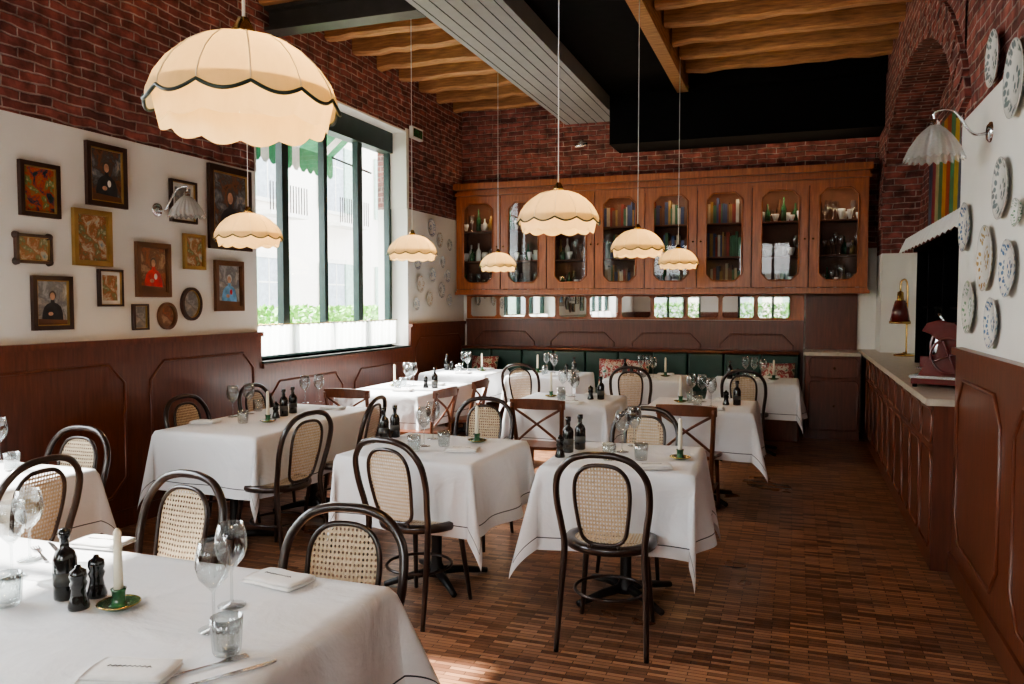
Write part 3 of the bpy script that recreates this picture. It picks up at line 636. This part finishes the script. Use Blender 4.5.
# ------------------------------------------------------------------ pictures
def rect(a,b,w,h): return [(a-w,b-h),(a+w,b-h),(a+w,b+h),(a-w,b+h)]
def ell(w,h,n=28): return [(w*math.cos(2*PI*i/n),h*math.sin(2*PI*i/n)) for i in range(n)]
def mixp(o,i,k): return [(p[0]*(1-k)+q[0]*k,p[1]*(1-k)+q[1]*k) for p,q in zip(o,i)]
def picture(u,v,w,h,fr,pm,style=0,fig=None):
    c=at(u,v,0,XL+.005); ya=at(u-w/2,v,0,XL).y; yb=at(u+w/2,v,0,XL).y; za=at(u,v+h/2,0,XL).z; zb=at(u,v-h/2,0,XL).z
    W=(yb-ya)/2;H=(zb-za)/2; fw=min(W,H)*(.24 if style!=2 else .16)
    b=MB(); b.T=Matrix(((0,0,1,0),(1,0,0,0),(0,1,0,0),(0,0,0,1)))
    if style==1: o,i1=ell(W,H),ell(W-fw,H-fw)
    else: o,i1=rect(0,0,W,H),rect(0,0,W-fw,H-fw)
    m1=mixp(o,i1,.8)
    b.ring(o,m1,0,.028,fr); b.ring(m1,i1,0,.022,GOLD if fr is DFR else fr)
    b.prism(i1,0.002,.008,PWH if style==2 else pm)
    if style==2: b.prism([(p[0]*.72,p[1]*.78) for p in i1],.008,.0095,pm)
    w,h=W-fw,H-fw
    if fig:
        body=[(-.72,-1),(.75,-1),(.70,-.5),(.58,-.18),(.36,-.04),(.16,.02),(.13,.16),(-.09,.16),(-.12,.02),(-.36,-.06),(-.56,-.22),(-.68,-.55)]
        b.prism([(x*w*.98+.02*w,y*h*.98) for x,y in body],.0085,.0092,fig[0])
        b.prism([(x+.05*w,y+.36*h) for x,y in ell(.22*w,.21*h,18)],.0092,.0098,fig[1])
        b.prism([(x+.03*w,y+.31*h) for x,y in ell(.165*w,.175*h,18)],.0098,.0104,SKIN)
        b.prism([(x-.1*w,y-.5*h) for x,y in ell(.16*w,.09*h,14)],.0094,.0100,SKIN)
        b.prism([(x+.2*w,y-.3*h) for x,y in ell(.12*w,.14*h,14)],.0094,.0100,fig[2])
        b.prism([(-w,-h),(w,-h),(w,-.8*h),(-w,-.72*h)],.0094,.0101,WFR)
    if style==3:
        for s1 in (1,-1):
            for s2 in (1,-1): b.lathe([(.001,.03),(.01,.03),(.02,.02),(.024,0)],fr,12,c=(s1*(W-.01),s2*(H-.01),0))
    b.obj('framed_picture',c)
picture(38,190,40,54,DFR,PM[0]); picture(105,176,40,62,DFR,PM[1],0,(PBLK,HAIR,PWH)); picture(91,238,38,56,GOLD,PM[2]); picture(152,270,34,54,WFR,PM[3],0,(PRED,HAIR,PWH))
picture(109,288,24,37,DFR,PM[2],2); picture(139,317,15,26,DFR,PM[4],0); picture(166,316,18,27,WFR,PM[3],1); picture(190,304,20,33,DFR,PM[4],1)
picture(193,252,21,35,GOLD,PM[2]); picture(182,202,26,42,DFR,PM[4],2); picture(229,209,42,82,DFR,PM[1],0,(PBLK,HAIR,SKIN)); picture(228,286,28,50,WFR,PM[4],0,(PBLUE,HAIRW,PRED))
picture(32,249,36,29,DFR,PM[2],3); picture(51,303,40,54,DFR,PM[4],0,(PBLK,HAIR,PBLK))
# ------------------------------------------------------------------ plates
PL=[]
for m in PLM:
    b=MB(); b.lathe([(.001,.010),(.085,.010),(.095,.014),(.132,.026),(.136,.026),(.134,.022),(.09,.004),(.001,.0)],m,40); PL.append(b.mesh('decorative_plate'))
def wplate(u,v,x,i,sc=1,sy=1):
    p=at(u,v,0,x); place(PL[i],'decorative_plate',(x,p.y,p.z),rot=(0,(PI/2 if x<0 else -PI/2),0),sc=(sc*sy,sc,1))
for k,(u,v,sc) in enumerate(((430,228,.85),(421,243,.7),(438,240,.75),(416,262,.7),(429,254,.75),(441,262,.6),(419,284,.8),(431,275,.7),(446,276,.65),(440,290,.8),(428,299,.7),(448,300,.6),(415,304,.6),(448,245,.6))): wplate(u,v,XL+.004,(0,2,3,0)[k%4],sc)
for k,(u,v,sc,i) in enumerate(((997,58,1.0,2),(1019,78,1.25,2),(1005,188,1.05,2),(968,227,1.0,0),(989,258,1.2,3),(1012,268,.95,0),(972,307,1.05,1),(995,323,.9,0),(1021,212,.45,1))):
    wplate(u,v,XR-.004,i,sc,1.0)
# ------------------------------------------------------------------ sconces
def sconce(name,base,out,tip,shade_r,hh,mat_):
    b=MB(); base=Vector(base);out=Vector(out); tip=Vector(tip)
    q=Vector((0,0,1)).rotation_difference(out).to_matrix().to_4x4()
    b.T=Matrix.Translation(base)@q; b.lathe([(.001,.022),(.035,.018),(.05,.008),(.052,0)],mat_,20); b.T=Matrix.Identity(4)
    mid=base+out*.08; P=cat([base,mid,(mid+tip)/2+Vector((0,0,.10)),tip+Vector((0,0,.09)),tip+Vector((0,0,.05))],7); b.tube(P,.007,mat_,8)
    b.lathe([(.001,.055),(.02,.05),(.024,.03),(.026,.0)],mat_,16,c=tip)
    pr=[(.026,.02),(.05,.0),(.55*shade_r,-.2*hh),(.82*shade_r,-.6*hh),(shade_r,-hh)]
    b.lathe(pr,FROST,120,c=tip,flute=lambda i,r,z,a:(r*(1+.05*(i/4)*math.cos(24*a)),z+(-.008*math.cos(24*a) if i==4 else 0)))
    b.lathe([(.001,-.09),(.026,-.07),(.03,-.045),(.014,0)],WPAINT,14,c=tip)
    b.obj(name)
pr=at(991,132,0,XR); sconce('wall_sconce',(XR,pr.y,pr.z),(-1,0,0),(XR-.25,pr.y,pr.z+.03),.14,.15,CHROME)
pl=at(157,207,0,XL); sconce('wall_sconce',(XL,pl.y,pl.z-.02),(1,0,0),(XL+.2,pl.y+.08,pl.z+.06),.13,.13,CHROME)
# counter lamp
p=at(906,356,2,1.0); b=MB()
b.lathe([(.001,0),(.10,0),(.10,.014),(.02,.028),(.008,.04)],BRASS,24); b.tube(cat([(0.02,0,.02),(0.02,0,.4),(0.02,0,.70),(-.0,0,.79),(-.04,0,.77),(-.045,0,.68)],6),.009,BRASS,8)
b.lathe([(.03,.58),(.05,.575),(.075,.48),(.10,.34),(.097,.34),(.07,.48),(.04,.57)],RED,24,c=(-.045,0,0)); b.lathe([(.001,.68),(.03,.66),(.034,.57)],BRASS,16,c=(-.045,0,0)); b.lathe([(.101,.335),(.103,.335),(.103,.36),(.100,.36)],BRASS,24,c=(-.045,0,0)); b.lathe([(.001,.38),(.03,.41),(.02,.5),(.001,.52)],WAX,12,c=(-.045,0,0))
b.obj('table_lamp',(p.x-.02,p.y,1.0))
# meat slicer: curved red cast body, blade facing the far side, carriage and flywheel
b=MB(); b.box(-.15,.14,-.2,.22,.02,.07,RED); b.box(-.16,.15,-.21,.23,.055,.075,STEEL)
prof=[(-.17,.07),(.2,.07),(.2,.15),(.17,.24),(.12,.33),(.04,.40),(-.05,.42),(-.12,.40),(-.15,.35),(-.10,.33),(-.05,.29),(-.06,.22),(-.12,.16)]
b.prism(prof,.0,.10,RED,ax=(1,2,0))
for sx in(-.13,.12):
    for sy in(-.18,.2): b.lathe([(.001,0),(.015,0),(.015,.022)],BLACKC,10,c=(sx,sy,0))
b.T=Matrix.Translation((-.02,.03,.25))@Matrix.Rotation(-PI/2,4,'Y'); b.lathe([(.001,.006),(.12,.006),(.14,.0),(.14,-.012),(.001,-.012)],STEEL,36); b.lathe([(.14,-.03),(.155,-.03),(.155,.012),(.146,.012),(.146,-.03)],RED,36)
b.T=Matrix.Identity(4); b.box(-.16,-.06,-.22,.16,.10,.11,STEEL); b.box(-.16,-.15,-.22,.16,.11,.18,RED)
b.tube([(.05,-.02,.40),(.05,-.05,.44),(-.03,-.08,.46)],.011,STEEL,8); b.lathe([(.001,.03),(.02,.02),(.02,-.02),(.001,-.03)],BLACKC,12,c=(-.05,-.09,.46))
b.T=Matrix.Translation((.125,.02,.2))@Matrix.Rotation(PI/2,4,'Y'); b.lathe([(.10,-.008),(.115,-.008),(.115,.008),(.10,.008),(.10,-.008)],RED,28)
for k in range(4): a=k*PI/2+.4; b.tube([(0,0,0),(.1*math.cos(a),.1*math.sin(a),0)],.007,RED,6)
b.T=Matrix.Identity(4); b.obj('meat_slicer',(.96,5.85,1.0),rz=-1.95,bevel=.006,sc=(1.0,1.0,1.05))
p=at(415,134,0,XL); b=MB(); b.box(0,.05,-.14,.14,-.07,.07,WPAINT); b.box(.05,.053,-.12,.12,-.05,.05,DGRN); b.obj('exit_sign',(XL-.01,p.y,p.z),bevel=.01)
p=at(583,144,1,YB); b=MB(); b.lathe([(.001,0),(.045,0),(.045,.02),(.001,.02)],CHROME,16,c=(0,-.05,.0)); b.tube([(0,0,.05),(0,-.05,.03),(0,-.06,0)],.01,CHROME,8); b.tube([(-.08,-.1,-.04),(.08,-.06,-.02)],.035,CHROME,14); b.obj('security_camera',(p.x,YB-.02,p.z))
# ------------------------------------------------------------------ exterior
b=MB(); b.box(-40,XL-.4,-30,45,-.3,-.1,STREET); b.box(XL-.4,20,-30,YF-.2,-.3,-.1,STREET); b.obj('street_ground')
FAC=simple('facade_plaster',(.93,.86,.78),.9,var=.04,scale=.6); FW=simple('facade_window',(.42,.46,.50),.5); SHU=simple('shutter',(.42,.56,.48),.7)
b=MB(); b.box(-17,-16,0,45,-.1,9.4,FAC)
for y in range(1,44,4):
    for z in (.6,4.9):
        b.box(-16.0,-15.95,y,y+1.1,z,z+2.4,FW); b.box(-15.98,-15.9,y-.12,y+1.22,z-.12,z,PLAST); b.box(-15.98,-15.9,y-.12,y+1.22,z+2.4,z+2.55,PLAST)
        b.box(-15.97,-15.9,y-.55,y-.05,z,z+2.4,SHU); b.box(-15.97,-15.9,y+1.15,y+1.65,z,z+2.4,SHU)
        b.box(-15.96,-15.94,y+.53,y+.57,z,z+2.4,PLAST); b.box(-15.96,-15.94,y,y+1.1,z+1.6,z+1.65,PLAST)
    b.box(-15.9,-15.2,y-.3,y+1.7,4.3,4.42,PLAST)
    for q in range(14): b.box(-15.25,-15.22,y-.3+q*.15,y-.28+q*.15,4.4,5.3,IRON)
b.obj('street_building')
b=MB(); b.box(-20,12,-15,-14,-.1,12,FAC)
for x in range(-18,11,3):
    for z in (.6,4.6,8.2): b.box(x,x+1.2,-14.02,-13.97,z,z+2.3,FW); b.box(x-.5,x-.03,-14.02,-13.95,z,z+2.3,SHU); b.box(x+1.23,x+1.7,-14.02,-13.95,z,z+2.3,SHU)
b.obj('street_building')
LEAF=simple('hedge_leaf',(.14,.36,.05),.6,var=.6,scale=3); POT=simple('planter',(.2,.2,.18),.7)
b=MB(); r=random.Random(3)
vs=[];fs=[]
for i in range(7000):
    c=Vector((-6.3+r.uniform(-.28,.28),r.uniform(4,16),.35+r.random()**.6*1.15)); a=Vector((r.uniform(-1,1),r.uniform(-1,1),r.uniform(-1,1))).normalized()*.055; d=a.orthogonal().normalized()*.03
    k=len(vs); vs+=[c-a,c+d,c+a,c-d]; fs.append((k,k+1,k+2,k+3))
b.add(vs,fs,LEAF); b.box(-6.6,-6.0,4,16,-.1,.4,POT); b.box(-6.45,-6.15,4.1,15.9,.4,1.1,LEAF); b.obj('hedge')
b=MB(); vs=[];fs=[]
for i in range(3000):
    c=Vector((r.uniform(-5,1.5),-3.9+r.uniform(-.28,.28),.35+r.random()**.6*1.2)); a=Vector((r.uniform(-1,1),r.uniform(-1,1),r.uniform(-1,1))).normalized()*.06; d=a.orthogonal().normalized()*.035
    k=len(vs); vs+=[c-a,c+d,c+a,c-d]; fs.append((k,k+1,k+2,k+3))
b.add(vs,fs,LEAF); b.box(-5,1.5,-4.2,-3.6,-.1,.4,POT); b.box(-4.9,1.4,-4.05,-3.75,.4,1.1,LEAF); b.obj('hedge')
AWG=simple('awning_green',(.04,.30,.14),.7); AWW=simple('awning_white',(.8,.8,.78),.7)
b=MB(); k=0; y=6.0
while y<8.5:
    m=AWG if k%4 else AWW
    b.add([(-4.81,y,3.75),(-5.35,y,3.32),(-5.35,y+.14,3.32),(-4.81,y+.14,3.75),(-5.35,y,3.10),(-5.35,y+.035,3.06),(-5.35,y+.07,3.05),(-5.35,y+.105,3.06),(-5.35,y+.14,3.10)],[(0,1,2,3),(1,4,5,6,7,8,2)],m); y+=.14;k+=1
for yy in (6.02,8.5): b.tube([(-4.81,yy,3.1),(-5.35,yy,3.32)],.012,IRON,6)
b.obj('striped_awning')
# ------------------------------------------------------------------ lights
def area(name,loc,tgt,sx,sy,e,col):
    l=bpy.data.lights.new(name,'AREA'); l.shape='RECTANGLE'; l.size=sx; l.size_y=sy; l.energy=e; l.color=col
    o=bpy.data.objects.new(name,l); S.collection.objects.link(o); o.location=loc; o.rotation_euler=(Vector(tgt)-Vector(loc)).to_track_quat('-Z','Y').to_euler(); return o
area('daylight_window_a',(-8.6,7.2,7.2),(-3,7.0,.8),5,4,7000,(.95,.97,1))
area('daylight_window_b',(-5.6,1.6,3.6),(-1.8,3.2,.6),2.8,2.4,230,(.86,.93,1))
area('daylight_shopfront',(-1.9,YF-2.2,3.6),(-1.8,4.5,.6),4.5,2.5,380,(.95,.96,1))
area('cabinet_inside_fill',(-1.79,CY+.062,CT-.215),(-1.79,CY+.2,1.7),5.0,.02,13,(1,.76,.48))  # added fill inside the cabinet to brighten its contents, not a real fitting
area('cabinet_top_fill',(-1.79,10.15,CT+.04),(-1.79,9.7,4.3),5.0,.1,8,(1,.74,.46))  # unseen fill on the cabinet top, added to warm the ceiling
area('ceiling_fill',(-3.66,4.6,3.35),(-3.66,4.6,4.3),.5,8.5,15,(1,.72,.42))  # added fill aimed upward to brighten the left joists, no lamp hangs here
area('ceiling_fill',(-.15,4.9,3.45),(-.15,4.9,4.3),.5,8.5,12,(1,.72,.42))  # second added fill, brightens the right joists without any fitting
sl=bpy.data.lights.new('sun','SUN'); sl.energy=26; sl.angle=math.radians(1.2); sl.color=(1,.95,.88)
so=bpy.data.objects.new('sun',sl); S.collection.objects.link(so); so.rotation_euler=Vector((1,.05,-.95)).to_track_quat('-Z','Y').to_euler()
w=bpy.data.worlds.new('sky'); S.world=w; w.use_nodes=True; bg=w.node_tree.nodes['Background']; bg.inputs[0].default_value=(.92,.96,1,1); bg.inputs[1].default_value=8.0
try:
    S.view_settings.view_transform='AgX'; S.view_settings.look='AgX - Medium High Contrast'; S.view_settings.exposure=.1
except Exception as ex: print(ex)
